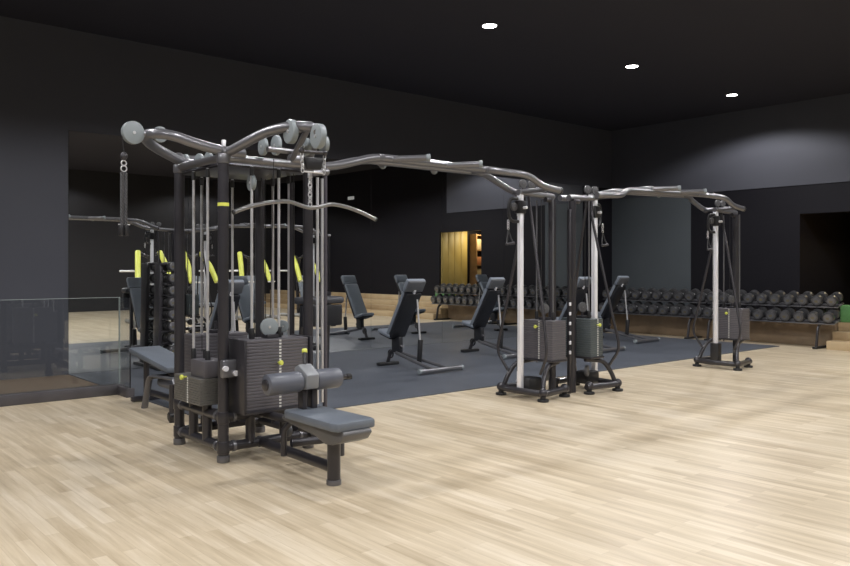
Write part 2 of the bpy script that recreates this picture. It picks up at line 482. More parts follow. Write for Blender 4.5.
# horizontal rails
for z in (0.11, 0.33):
    for x in PX: MB().cyl((x, PY[0], z), (x, PY[1], z), 0.036, 14).build('rail', DM, ms)
    for y in PY: MB().cyl((PX[0], y, z), (PX[1], y, z), 0.036, 14).build('rail', DM, ms)
for z in (0.11, 0.33):
    for (x, y, dx, dy) in ((2.65, 5.44, 0, 1), (2.65, 6.06, 0, 1), (2.73, 5.36, 1, 0), (3.30, 5.36, 1, 0), (2.95, 5.36, 1, 0)):
        MB().cyl((x - dx * 0.012, y - dy * 0.012, z), (x + dx * 0.012, y + dy * 0.012, z), 0.043, 16, 0.004).build('rail_ring', GM, ms)
for (x, y) in ((2.65, 5.63), (2.65, 5.87), (2.87, 5.36), (3.16, 5.36), (3.38, 5.63), (3.38, 5.87), (2.87, 6.14), (3.16, 6.14)):
    MB().cyl((x, y, 0.11), (x, y, 0.40), 0.036, 14).build('short_post', DM, ms)
# top frame
for y in PY: MB().cyl((PX[0], y, 2.245), (PX[1], y, 2.245), 0.030, 14).build('top_rail', GM, ms)
for x in PX: MB().cyl((x, PY[0], 2.245), (x, PY[1], 2.245), 0.030, 14).build('top_rail', GM, ms)
MB().cyl((PX[0], 5.75, 2.245), (3.5, 5.75, 2.245), 0.034, 14).build('top_rail', DM, ms)
MB().box2((2.66, 5.37, 2.185), (3.37, 6.13, 2.205), 0.006).build('top_plate', DM, ms)
MB().box2((2.64, 5.345, 2.31), (2.665, 5.375, 2.375), 0.006).build('stop_block', ALU, ms)
for x in PX:
    MB().cyl((x - 0.02, 5.36, 2.285), (x + 0.17 * (1 if x < 3 else -1), 5.36, 2.285), 0.045, 16, 0.012).build('top_joint', GM, ms)
    MB().cyl((x - 0.02, 6.14, 2.28), (x + 0.12 * (1 if x < 3 else -1), 6.14, 2.28), 0.045, 16, 0.012).build('top_joint', GM, ms)
# arm reaching left (-X)
MB().tube([(2.70, 5.36, 2.285), (2.50, 5.42, 2.325), (2.33, 5.52, 2.395), (2.24, 5.64, 2.415), (2.22, 5.78, 2.415), (2.30, 5.92, 2.39), (2.46, 6.06, 2.355), (2.68, 6.14, 2.29)], 0.038, 14, corner=0.12).build('top_arm', GM, ms)
MB().cyl((2.24, 5.68, 2.41), (2.14, 5.74, 2.42), 0.022, 12).build('arm_bracket', GM, ms)
pulley(ms, (2.11, 5.70, 2.41), 0.083, (0.12, -1, 0), 0.04)
pulley(ms, (2.36, 5.82, 2.44), 0.06, (0, -1, 0), 0.03)
# arm reaching to the camera side (-Y)
MB().tube([(2.68, 5.34, 2.285), (2.73, 5.16, 2.34), (2.79, 4.98, 2.40), (2.85, 4.74, 2.415), (2.92, 4.60, 2.40), (3.01, 4.64, 2.385), (3.10, 4.82, 2.34), (3.22, 5.08, 2.30), (3.37, 5.34, 2.27)], 0.036, 14, corner=0.12).build('top_arm', GM, ms)
pulley(ms, (2.85, 4.74, 2.375), 0.083, (-1, 0.1, 0), 0.045)
pulley(ms, (2.90, 4.47, 2.315), 0.083, (-1, 0.1, 0), 0.045)
pulley(ms, (3.05, 4.86, 2.305), 0.062, (-1, 0.1, 0), 0.03)
pulley(ms, (3.07, 4.66, 2.30), 0.06, (-1, 0.1, 0), 0.03)
pulley(ms, (3.0, 5.20, 2.35), 0.074, (-1, 0.1, 0), 0.03)
pulley(ms, (2.89, 5.20, 2.33), 0.066, (-1, 0.1, 0), 0.03)
pulley(ms, (2.86, 5.32, 2.07), 0.062, (-1, 0.1, 0), 0.03)
MB().cyl((2.84, 5.05, 2.29), (3.14, 5.05, 2.29), 0.02, 12).cyl((2.9, 4.98, 2.40), (2.86, 5.0, 2.44), 0.02, 10).build('pulley_axle', GM, ms)
# arm on the mirror side (+Y)
MB().tube([(2.68, 6.16, 2.25), (2.80, 6.45, 2.38), (2.88, 6.75, 2.42), (3.0, 6.88, 2.42), (3.14, 6.75, 2.42), (3.24, 6.45, 2.38), (3.36, 6.16, 2.25)], 0.036, 14, corner=0.12).build('top_arm', GM, ms)
for (x, y, z) in ((2.95, 6.0, 2.33), (2.78, 6.05, 2.30), (3.0, 6.82, 2.40), (2.98, 6.3, 2.36)):
    pulley(ms, (x, y, z), 0.062, (-1, 0, 0), 0.03)
# guide rods
def rods(pts, z0=0.40, z1=2.19, r=0.0105):
    for (x, y) in pts:
        q = MB().cyl((x, y, z0), (x, y, z1), r, 12).build('guide_rod', CH, ms)
        MB().cyl((x, y, 2.12), (x, y, 2.185), 0.016, 12).build('rod_socket', PLM, q)
rods([(2.65, 5.62), (2.65, 5.87), (2.85, 5.30), (3.08, 5.30), (3.36, 5.62), (3.36, 5.88), (2.87, 6.2), (3.15, 6.2)])
# stacks
stack(ms, 2.54, 2.76, 5.52, 5.98, 0.40, 0.60, STKL, '-x', 0.99, 11)
MB().box2((2.58, 5.53, 0.602), (2.76, 5.77, 0.73), 0.006).build('upper_plates', STK, ms)
for (x, y) in ((2.65, 5.62), (2.65, 5.87), (2.69, 5.74)):
    MB().cyl((x, y, 0.62), (x, y, 0.80), 0.021, 14, 0.004).build('rod_bumper', PLM, ms)
stack(ms, 2.74, 3.26, 5.17, 5.42, 0.385, 0.90, STK, '-y', 0.66, 22)
for (x, y) in ((2.85, 5.30), (3.08, 5.30)):
    MB().cyl((x, y, 0.90), (x, y, 0.98), 0.022, 14, 0.004).build('rod_bumper', PLM, ms)
stack(ms, 3.26, 3.48, 5.50, 6.00, 0.40, 0.80, STK, '+x', 0.8, 16)
stack(ms, 2.76, 3.24, 6.10, 6.32, 0.40, 0.88, STK, '+y', 0.8, 18)
for x in (2.72, 3.28): MB().box2((x - 0.012, 5.15, 0.37), (x + 0.012, 5.44, 0.905), 0.004).build('stack_shroud', DM, ms)
MB().box2((2.715, 5.15, 0.36), (3.285, 5.44, 0.385), 0.004).build('stack_tray', DM, ms)
pulley(ms, (2.98, 5.27, 0.985), 0.068, (-0.25, -1, 0), 0.03, name='travelling_pulley')
pulley(ms, (3.30, 5.62, 0.955), 0.05, (-0.25, -1, 0), 0.03, name='travelling_pulley')
# carriage plates on the near post
MB().box2((2.60, 5.27, 0.63), (2.72, 5.315, 0.76), 0.01).build('post_bracket', GM, ms)
MB().cyl((2.62, 5.25, 0.70), (2.62, 5.30, 0.70), 0.02).cyl((2.70, 5.25, 0.66), (2.70, 5.30, 0.66), 0.02).build('bracket_bolt', ALU, ms)
# thin cables
def cable(pts, r=0.0035, par=ms):
    MB().tube(pts, r, 6).build('cable', PLM, par)
cable([(2.99, 5.27, 1.05), (2.99, 5.22, 2.25)])
cable([(2.93, 5.30, 1.02), (2.93, 5.30, 2.11)])
cable([(2.66, 5.74, 0.78), (2.66, 5.74, 2.11)])
cable([(2.030, 5.70, 2.41), (2.045, 5.70, 2.26)])
MB().cyl((2.84, 4.74, 2.385), (2.98, 4.74, 2.40), 0.02, 12).build('pulley_axle', GM, ms)
MB().cyl((2.89, 4.47, 2.34), (2.96, 4.62, 2.40), 0.024, 12).build('pulley_axle', GM, ms)
MB().cyl((2.92, 4.60, 2.42), (3.05, 5.05, 2.24), 0.022, 12).build('arm_brace', GM, ms)
for (x, y) in ((3.30, 5.45), (2.72, 6.0), (3.28, 6.05), (3.33, 5.95)): cable([(x, y, 0.9), (x, y, 2.19)])
MB().cyl((3.33, 5.52, 0.42), (3.33, 5.52, 2.12), 0.020, 12).build('side_rail', DM, ms)
# long upright beside the seat and a perforated one
MB().cyl((3.58, 5.42, 0.0), (3.58, 5.42, 2.25), 0.019, 14).build('upright', mat('violet grey steel', (0.10, 0.095, 0.115), 0.35, metal=0.4), ms)
MB().cyl((3.38, 5.36, 2.19), (3.60, 5.42, 2.22), 0.03, 12).build('upright_bracket', GM, ms)
for (x, y) in ((3.43, 5.30), (3.50, 5.34)): MB().cyl((x, y, 0.35), (x, y, 2.15), 0.012, 12).build('guide_rod', CH, ms)
# seat branch toward the camera
SX = 2.93
MB().cyl((SX + 0.03, 5.36, 0.11), (SX, 4.36, 0.11), 0.036, 14).build('seat_rail', DM, ms)
sp_ = MB().tube([(SX, 4.33, 0.0), (SX, 4.33, 0.34)], 0.044, 20).build('seat_post', DM, ms)
MB().cyl((SX, 4.33, 0.0), (SX, 4.33, 0.035), 0.050, 20, 0.004).build('foot_cap', GM, sp_)
MB().prism([(4.08, 0.335), (4.18, 0.30), (4.26, 0.295), (4.38, 0.33), (4.76, 0.37), (4.80, 0.385), (4.80, 0.403), (4.05, 0.403), (4.04, 0.38)], SX - 0.12, SX + 0.10, 'x', 0.008).build('seat_bracket', mat('grey cast metal', (0.13, 0.13, 0.135), 0.4, metal=0.3), ms)
PC = SX - 0.005
poly = [(PC - 0.13, 4.74), (PC - 0.155, 4.68), (PC - 0.165, 4.12), (PC - 0.145, 4.06), (PC + 0.145, 4.06), (PC + 0.165, 4.12), (PC + 0.155, 4.68), (PC + 0.13, 4.74)]
MB().prism(poly, 0.400, 0.458, 'z', 0.016).build('seat_pad', PAD, ms)
# knee roller assembly
KY = 4.66; KZ = 0.65
MB().cyl((SX - 0.33, KY, KZ), (SX + 0.33, KY, KZ), 0.016, 12).build('roller_axle', DM, ms)
for a, b in ((SX - 0.32, SX - 0.055), (SX + 0.055, SX + 0.265)):
    r_ = MB().cyl((a, KY, KZ), (b, KY, KZ), 0.072, 28, 0.018).build('foam_roller', PADG, ms)
    MB().cyl((a - 0.012, KY, KZ), (a + 0.01, KY, KZ), 0.040, 20, 0.005).cyl((b - 0.01, KY, KZ), (b + 0.012, KY, KZ), 0.040, 20, 0.005).build('end_cap', DM, r_)
MB().cyl((SX + 0.33, KY, KZ), (SX + 0.37, KY, KZ), 0.02, 12, 0.006).build('axle_grip', PLM, ms)
MB().prism([(KY - 0.07, 0.60), (KY + 0.08, 0.58), (KY + 0.09, 0.74), (KY + 0.03, 0.765), (KY - 0.08, 0.70)], SX - 0.05, SX + 0.055, 'x', 0.012).build('roller_housing', mat('light grey casting', (0.24, 0.25, 0.265), 0.4, metal=0.2), ms)
MB().box2((SX - 0.045, KY - 0.02, 0.30), (SX - 0.01, KY + 0.05, 0.62), 0.006).box2((SX + 0.03, KY - 0.02, 0.36), (SX + 0.075, KY + 0.05, 0.62), 0.006).build('roller_upright', DM, ms)
MB().tube([(SX, KY + 0.06, 0.36), (SX + 0.01, KY + 0.3, 0.34), (SX + 0.02, 5.36, 0.33)], 0.03, 12).build('seat_rail', DM, ms)
MB().tube([(SX - 0.10, 4.80, 0.12), (SX - 0.10, 4.80, 0.30), (SX - 0.02, 4.72, 0.42)], 0.022, 12).build('roller_brace', DM, ms)
hd = MB().cyl((SX + 0.0, KY + 0.03, 0.74), (SX + 0.025, KY + 0.07, 0.84), 0.014, 12).build('adjustment_lever', PLM, ms)
MB().cyl((SX + 0.024, KY + 0.069, 0.835), (SX + 0.030, KY + 0.078, 0.862), 0.019, 14, 0.005).build('lever_knob', YEL, hd)
pulley(ms, (SX + 0.12, 5.12, 0.22), 0.05, (-1, 0, 0), 0.03, cover=False, name='floor_pulley')
pulley(ms, (SX + 0.30, 5.02, 0.20), 0.05, (-1, 0, 0), 0.03, cover=False, name='floor_pulley')
MB().tube([(SX + 0.45, 5.36, 0.11), (SX + 0.48, 5.0, 0.12), (SX + 0.34, 4.9, 0.16), (SX + 0.05, 4.95, 0.16)], 0.03, 12, corner=0.1).build('side_loop', DM, ms)
MB().cyl((3.42, 4.98, 0.0), (3.42, 4.98, 0.16), 0.04, 16).build('loop_foot', DM, ms)

# low row bench on the mirror side
lr = thing('row_bench', 'sloping blue grey padded bench behind the cable station by glass screen', 'bench', (3.24, 7.9, 0))
B0, B1 = Vector((3.24, 7.40, 0.455)), Vector((3.24, 8.42, 0.575))
ang = math.atan2(B1.z - B0.z, B1.y - B0.y)
R = Matrix.Rotation(ang, 3, 'X')
c = (B0 + B1) / 2
MB().box(c + Vector((0, 0, -0.03)), (0.35, (B1 - B0).length, 0.06), 0.02, R).build('pad', PAD, lr)
MB().box(c + Vector((0, 0, -0.075)), (0.24, (B1 - B0).length * 0.94, 0.035), 0.01, R).build('pad_frame', DM, lr)
MB().cyl((3.24, 8.36, 0.0), (3.24, 8.36, 0.50), 0.03, 14).box2((3.08, 8.32, 0), (3.40, 8.40, 0.05), 0.01).build('rear_leg', DM, lr)
MB().cyl((3.24, 7.5, 0.10), (3.24, 7.5, 0.42), 0.032, 14).build('front_leg', DM, lr)
MB().tube([(3.24, 6.50, 0.10), (3.24, 8.36, 0.10)], 0.034, 14).build('floor_rail', DM, lr)
for xa in (3.05, 3.43): MB().tube([(xa, 7.92, 0.0), (xa, 7.78, 0.34), (xa, 7.16, 0.37), (xa, 7.12, 0.30)], 0.035, 12, corner=0.08, rx=0.014).build('foot_plate', GM, lr)
MB().cyl((3.05, 7.74, 0.33), (3.43, 7.74, 0.33), 0.02, 12).build('cross_bar', DM, lr)
MB().cyl((3.13, 7.28, 0.285), (3.13, 7.68, 0.285), 0.052, 20, 0.014).build('foot_roller', PADG, lr)
MB().cyl((2.98, 7.05, -0.01), (2.98, 7.05, 0.34), 0.034, 14).cyl((2.98, 7.05, 0.27), (3.24, 7.05, 0.12), 0.03, 12).build('support_leg', DM, lr)
MB().cyl((2.94, 7.05, 0.045), (3.02, 7.05, 0.045), 0.045, 16, 0.008).build('transport_wheel', PLM, lr)

lr.location.z = 0.01
# ------------------------------------------------------------ attachments hanging on the station
lb = thing('lat_pulldown_bar', 'wide curved steel pulldown bar hanging on a chain over the seat', 'pulldown bar', (2.98, 4.70, 1.85))
bp_ = [(2.40, 1.795), (2.50, 1.835), (2.66, 1.873), (2.81, 1.890), (2.90, 1.865), (2.98, 1.848), (3.07, 1.865), (3.16, 1.890), (3.30, 1.873), (3.44, 1.835), (3.55, 1.795)]
pts = rounded([Vector((x, 4.70, z)) for x, z in bp_], 0.05, 4)
MB().tube(pts, 0.0145, 12).build('bar', mat('grey steel bar', (0.22, 0.22, 0.225), 0.3, metal=0.7), lb)
MB().cyl((2.40, 4.70, 1.795), (2.392, 4.70, 1.791), 0.017, 12).cyl((3.55, 4.70, 1.795), (3.558, 4.70, 1.791), 0.017, 12).build('end_cap', PLM, lb)
def chain(parent, a, b, n, r=0.011, t=0.0028, name='chain'):
    a = Vector(a); b = Vector(b); mb = MB()
    for i in range(n):
        p = a.lerp(b, (i + 0.5) / n)
        L = (b - a).length / n * 0.72
        ax = Vector((1, 0, 0)) if i % 2 else Vector((0, 1, 0))
        u = (b - a).normalized(); w_ = ax.cross(u).normalized()
        mb.tube([p + u * L * math.cos(k * math.pi / 6) + w_ * r * math.sin(k * math.pi / 6) for k in range(12)], t, 6, closed=True)
    return mb.build(name, CH, parent)
chain(lb, (2.98, 4.70, 1.86), (2.98, 4.70, 2.06), 6, 0.013, 0.004)
MB().cyl((2.98, 4.70, 2.06), (2.98, 4.70, 2.10), 0.016, 12, 0.004).build('swivel', CH, lb)
sb = thing('strap_attachment', 'black strap sling held by two short chains under the front pulley', 'cable attachment', (3.0, 4.66, 2.2))
MB().prism([(2.87, 2.19), (3.03, 2.195), (3.01, 2.11), (2.90, 2.105)], 4.60, 4.63, 'y', 0.008).build('strap', PLM, sb)
MB().cyl((2.87, 4.61, 2.225), (3.03, 4.61, 2.23), 0.012, 10).build('strap_bar', DM, sb)
for x in (2.858, 3.042):
    MB().ball((x, 4.61, 2.232), 0.021).build('stopper', DM, sb)
    chain(sb, (x, 4.61, 2.215), (x * 0.93 + 0.2065, 4.61, 2.085), 5, 0.011, 0.0035)
MB().tube([(2.87, 4.61, 2.09), (3.03, 4.61, 2.09)], 0.006, 8).build('strap_link', CH, sb)
tr_ = thing('triceps_rope', 'braided rope attachment hanging from the left arm pulley', 'cable attachment', (2.045, 5.70, 1.9))
MB().ball((2.045, 5.70, 2.235), 0.026, sc=(1, 1, 1.2)).build('cable_stopper', DM, tr_)
MB().torus((2.045, 5.70, 2.185), 0.018, 0.005, (0, 1, 0), 14, 6).cyl((2.045, 5.70, 2.20), (2.045, 5.70, 2.23), 0.004, 8).torus((2.045, 5.70, 2.145), 0.021, 0.005, (0, 1, 0), 14, 6).build('carabiner', CH, tr_)
for s_ in (-1, 1):
    mb = MB()
    for k in range(3):
        pts = []
        for i in range(40):
            t = i / 39; a = t * 34 + k * 2.094
            pts.append(Vector((2.045 + s_ * 0.013 + 0.007 * math.cos(a), 5.70 + 0.007 * math.sin(a), 2.115 - 0.40 * t)))
        mb.tube(pts, 0.0075, 6)
    rp = mb.build('rope_strand', ROPE, tr_)
    MB().cyl((2.045 + s_ * 0.018, 5.70, 1.74), (2.045 + s_ * 0.02, 5.70, 1.66), 0.018, 12, 0.005).build('rope_end', PLM, rp)
MB().cyl((2.005, 5.70, 1.742), (2.09, 5.70, 1.742), 0.004, 8).build('retaining_pin', CH, tr_)

# ------------------------------------------------------------ crossover towers
def tower(label, x, y, f, stackmat, name='cable_tower', black_base=False):
    """x,y: foot of the pale column; f = +1 when the body lies on the +X side of the column"""
    t = thing(name, label, 'exercise machine', (x, y, 0))
    P = lambda a, b, c: (x + f * a, y + b, c)
    # column
    MB().box2(P(-0.028, -0.028, 0.09), P(0.028, 0.028, 2.24), 0.007).build('column', ALU, t)
    if black_base:
        MB().box2(P(-0.05, -0.06, 0.08), P(0.06, 0.06, 0.36), 0.012).build('column_sleeve', PLM, t)
    else:
        MB().box2(P(0.03, -0.10, 0.07), P(0.26, 0.10, 0.22), 0.03).build('pulley_housing', PLM, t)
        MB().box2(P(0.10, 0.08, 0.15), P(0.30, 0.16, 0.18), 0.008).build('foot_tread', ALU, t)
    # base
    MB().tube([P(0.49, -0.26, 0.085), P(0.0, -0.34, 0.085), P(-0.04, 0, 0.085), P(0.0, 0.30, 0.085), P(0.49, 0.24, 0.085)], 0.036, 14, corner=0.06).build('base_frame', DM, t)
    for (a, b) in ((0.0, -0.33), (0.0, 0.29), (0.44, -0.26), (0.44, 0.23)):
        MB().cyl(P(a, b, 0.0), P(a, b, 0.028), 0.062, 20, 0.006).cyl(P(a, b, 0.02), P(a, b, 0.085), 0.03, 14).build('rubber_foot', PLM, t)
        MB().ball(P(a, b, 0.095), 0.05, 16).build('corner_cap', DM, t)
    # arches from the feet up to the stack
    for s in (-1, 1):
        b = -0.31 if s < 0 else 0.27
        MB().tube([P(0.02, b, 0.10), P(0.06, b * 0.92, 0.22), P(0.16, b * 0.8, 0.36), P(0.42, b * 0.6, 0.385)], 0.026, 12, corner=0.08).build('base_arch', DM, t)
        MB().tube([P(0.10, 0.03 * s, 2.22), P(0.12, 0.06 * s, 2.0), P(0.06, 0.27 * s, 1.0), P(0.02, 0.36 * s, 0.56), P(0.02, 0.35 * s, 0.46), P(0.06, 0.24 * s, 0.28)], 0.0165, 10, corner=0.08).build('guard_tube', DM, t)
    # rear post, stack
    MB().cyl(P(0.48, -0.05, 0.0), P(0.48, -0.05, 2.2), 0.043, 16).build('rear_post', DM, t)
    MB().cyl(P(0.36, -0.05, 2.2), P(0.48, -0.05, 2.2), 0.03, 12).build('rear_post_bracket', DM, t)
    x0, x1 = sorted((x + f * 0.21, x + f * 0.44))
    stack(t, x0, x1, y - 0.28, y + 0.14, 0.42, 0.85, stackmat, '-x' if f > 0 else '-y', 0.84, 17)
    MB().box2(P(0.20, -0.29, 0.395), P(0.45, 0.15, 0.42), 0.005).build('stack_tray', DM, t)
    for b in (-0.18, 0.06):
        q = MB().cyl(P(0.34, b, 0.36), P(0.34, b, 2.2), 0.009, 10).build('guide_rod', GM, t)
        MB().cyl(P(0.34, b, 0.85), P(0.34, b, 0.94), 0.02, 12, 0.004).build('rod_bumper', PLM, q)
    pulley(t, P(0.32, -0.07, 0.975), 0.058, (-0.3, -1, 0), 0.03, cover=False, name='travelling_pulley')
    pulley(t, P(0.30, -0.12, 0.24), 0.065, (0.4, -1, 0), 0.03, cover=False, name='floor_pulley')
    MB().cyl(P(0.27, -0.07, 1.0), P(0.27, -0.07, 2.2), 0.0035, 6).build('cable', PLM, t)
    MB().cyl(P(-0.05, 0.0, 0.3), P(-0.05, 0.0, 2.0), 0.003, 6).build('cable', PLM, t)
    # top bar and wheels
    MB().tube([P(-0.03, 0.0, 2.26), P(0.52, -0.03, 2.24)], 0.034, 12).build('top_bar', GM, t)
    for a in (0.02, 0.16):
        pulley(t, P(a, -0.02, 2.355), 0.048, (-0.2, -1, 0), 0.028, cover=False, name='top_wheel')
        MB().cyl(P(a, -0.02, 2.27), P(a, -0.02, 2.36), 0.012, 10).build('wheel_bracket', DM, t)
    # sliding carriage with rounded guard
    MB().box2(P(-0.05, -0.05, 2.03), P(0.05, 0.05, 2.17), 0.012).build('carriage', PLM, t)
    MB().tube([P(-0.04, 0, 2.19), P(-0.13, 0.02, 2.19), P(-0.155, 0.03, 2.12), P(-0.15, 0.03, 1.99), P(-0.11, 0.02, 1.94), P(-0.03, 0, 1.94)], 0.018, 10, corner=0.05).build('carriage_guard', PLM, t)
    pulley(t, P(-0.09, 0.01, 2.10), 0.045, (0, 1, 0), 0.03, cover=False, name='carriage_pulley')
    MB().cyl(P(0.0, -0.05, 2.09), P(0.0, -0.10, 2.09), 0.016, 12, 0.004).build('carriage_knob', ALU, t)
    return t

T2 = (6.43, 5.87); T3 = (7.66, 5.80); T4 = (10.46, 5.80)
tower('cable tower with pale column and lime pin, left one of the middle pair', T2[0], T2[1], 1, STK)
tower('cable tower with grey green plates, right one of the middle pair', T3[0], T3[1], -1, STKG)
tower('cable tower with pale column standing alone at far right of the rig', T4[0], T4[1], 1, STK, black_base=True)
# connector between the two middle towers
jc = thing('tower_connector', 'dark joint strip with bolts between the two middle cable towers', 'connector', (7.09, 5.78, 0))
MB().box2((7.07, 5.70, 0.0), (7.11, 5.74, 2.1), 0.006).build('strip', DM, jc)
mb = MB()
for i in range(6): mb.box2((7.055, 5.685, 0.45 + i * 0.11), (7.085, 5.70, 0.49 + i * 0.11), 0.005)
mb.build('strip_bolt', ALU, jc)

def dhandle(name, label, x, y, z):
    t = thing(name, label, 'cable attachment', (x, y, z))
    chain(t, (x, y, z), (x, y, z - 0.10), 4, 0.013, 0.004)
    MB().tube([(x, y, z - 0.10), (x - 0.03, y - 0.01, z - 0.22), (x - 0.05, y - 0.03, z - 0.26)], 0.008, 8).tube([(x, y, z - 0.10), (x + 0.035, y - 0.01, z - 0.20), (x + 0.05, y - 0.03, z - 0.245)], 0.008, 8).build('strap', PLM, t)
    MB().cyl((x - 0.065, y - 0.03, z - 0.262), (x + 0.065, y - 0.03, z - 0.247), 0.015, 12, 0.004).build('grip', DM, t)
dhandle('cable_attachment', 'black stirrup handle hanging from the left middle tower', T2[0] - 0.16, T2[1] + 0.03, 1.95)
dhandle('cable_attachment', 'black stirrup handle hanging near top of the right middle tower', T3[0] + 0.16, T3[1] + 0.0, 1.96)
dhandle('cable_attachment', 'black stirrup handle hanging from the far right tower', T4[0] - 0.16, T4[1] + 0.03, 1.95)

# ------------------------------------------------------------ crossover beams
def beam(label, xa, xb, y, start_end):
    t = thing('crossover_beam', label, 'beam', ((xa + xb) / 2, y, 2.3))
    L = xb - xa
    for s in (-1, 1):
        e = 0.24
        if start_end == 'station':
            pts = [(xa, y + s * 0.22, 2.25), (xa + 0.42, y + s * 0.17, 2.30), (xa + 0.90, y + s * 0.10, 2.43)]
        else:
            pts = [(xa - 0.36, y + s * 0.27, 2.26), (xa + 0.1, y + s * 0.27, 2.28), (xa + 0.45, y + s * 0.11, 2.38)]
        pts += [(xb - 0.60, y + s * 0.10, 2.43), (xb - 0.28, y + s * 0.26, 2.40), (xb - 0.05, y + s * e, 2.30), (xb + (0.25 if s < 0 else 0.08), y + s * e, 2.27)]
        r_ = MB().tube(pts, 0.036, 14, corner=0.14).build('beam_tube', GM, t)
        MB().cyl(Vector(pts[-1]) - Vector((0.012, 0, 0)), Vector(pts[-1]) + Vector((0.012, 0, 0)), 0.042, 16, 0.005).build('end_cap', DM, r_)
    for k, xx in enumerate((xa + L * 0.40, xa + L * 0.62)):
        for s in (-1, 1):
            g = MB().cyl((xx - 0.14, y + s * 0.10, 2.425), (xx + 0.10, y + s * 0.34, 2.435), 0.03, 14).build('pull_up_grip', GM, t)
            MB().cyl((xx + 0.09, y + s * 0.33, 2.4345), (xx + 0.115, y + s * 0.355, 2.4355), 0.036, 14, 0.005).build('grip_cap', DISC, g)
    for xx in (xa + 0.95, xb - 0.75):
        MB().box2((xx - 0.03, y - 0.14, 2.40), (xx + 0.03, y + 0.14, 2.46), 0.01).build('beam_bracket', GM, t)
    MB().cyl((xb + 0.02, y - 0.24, 2.27), (xb + 0.02, y + 0.24, 2.27), 0.026, 12).build('cross_piece', GM, t)
    if start_end != 'station':
        MB().cyl((xa - 0.02, y - 0.27, 2.27), (xa - 0.02, y + 0.27, 2.27), 0.026, 12).build('cross_piece', GM, t)
beam('grey tube pull up beam from the large station to the middle towers', 3.38, T2[0], 5.76, 'station')
beam('grey tube pull up beam from the middle towers to the far right tower', T3[0], T4[0], 5.76, 'tower')

# ------------------------------------------------------------ adjustable benches
def make_bench():
    t = thing('adjustable_bench', '', 'bench', (0, 0, 0), 0, 'adjustable benches on the mat')
    fb = MB().cyl((-0.38, -0.62, 0.045), (0.38, -0.62, 0.045), 0.032, 16).build('front_crossbar', GM, t)
    for s in (-1, 1):
        MB().cyl((s * 0.36, -0.62, 0.045), (s * 0.40, -0.62, 0.045), 0.038, 16, 0.01).build('bar_cap', DISC, fb)
        MB().tube([(s * 0.13, -0.62, 0.05), (s * 0.09, -0.16, 0.12), (s * 0.04, 0.30, 0.20)], 0.024, 12).build('side_rail', GM, t)
    MB().box2((-0.18, 0.50, 0.0), (0.18, 0.60, 0.045), 0.015).build('rear_foot', PLM, t)
    MB().tube([(0, 0.55, 0.04), (0, 0.47, 0.22), (0, 0.30, 0.22), (0, 0.22, 0.30)], 0.028, 12, corner=0.06).build('rear_strut', DM, t)
    MB().torus((0, 0.48, 0.17), 0.055, 0.012, (1, 0, 0), 18, 8).build('carry_wheel', PLM, t)
    MB().box2((-0.04, 0.24, 0.20), (0.04, 0.42, 0.43), 0.02).build('pivot_block', PADB, t)
    # support strut of the backrest
    MB().cyl((0, -0.16, 0.08), (0, -0.19, 0.42), 0.036, 14, 0.005).build('strut_sleeve', PLM, t)
    MB().cyl((0, -0.19, 0.30), (0, -0.12, 0.98), 0.013, 12).build('strut_rod', CH, t)
    # seat
    Rs = Matrix.Rotation(math.radians(14), 3, 'X')
    MB().box((0, 0.47, 0.475), (0.30, 0.30, 0.06), 0.025, Rs, 3).build('seat_pad', PAD_LIT, t)
    MB().box((0, 0.47, 0.437), (0.24, 0.26, 0.03), 0.01, Rs).build('seat_shell', PADB, t)
    # backrest leaning toward -Y
    a = Vector((0, 0.36, 0.44)); b = Vector((0, -0.02, 1.08))
    u = (b - a).normalized(); n_ = Vector((1, 0, 0)).cross(u); n_ = n_ if n_.y > 0 else -n_
    Rb = Matrix((Vector((1, 0, 0)), u, Vector((1, 0, 0)).cross(u))).transposed()
    m_ = (a + b) / 2
    MB().box(m_ + n_ * 0.035, (0.30, (b - a).length * 0.98, 0.06), 0.02, Rb, 3).build('backrest_pad', PAD_LIT, t)
    MB().box(m_ - n_ * 0.02, (0.28, (b - a).length, 0.07), 0.02, Rb, 2).build('backrest_shell', PADB, t)
    c1 = b + u * 0.10 - n_ * 0.01
    hp = MB().box(c1 + n_ * 0.035, (0.33, 0.19, 0.06), 0.02, Rb, 3).build('headrest_pad', PAD_LIT, t)
    MB().box(c1 - n_ * 0.0, (0.31, 0.17, 0.04), 0.012, Rb, 2).build('headrest_shell', mat('grey plastic shell', (0.11, 0.115, 0.125), 0.35), hp)
    MB().cyl(b - u * 0.06 - n_ * 0.03, b + u * 0.05 - n_ * 0.03, 0.02, 10).build('headrest_post', ALU, t)
    return t
bench = make_bench()
spots = [(7.10, 8.54, 0.0, 'upright padded bench on the mat directly behind the first beam'),
         (9.27, 9.06, 0.0, 'upright padded bench standing just left of the middle cable towers'),
         (11.0, 8.62, 0.0, 'upright padded bench partly hidden behind the right middle tower'),
         (12.95, 9.20, 0.0, 'upright padded bench farthest right, in front of the dumbbell racks'),
         (4.78, 9.50, 0.0, 'upright padded bench hidden behind the large station, seen in mirror')]
for i, (x, y, rz, lab) in enumerate(spots):
    o = bench if i == 0 else dup(bench, (x, y, 0.01))
    o.location = (x, y, 0.01); o.rotation_euler = (0, 0, rz); o['label'] = lab

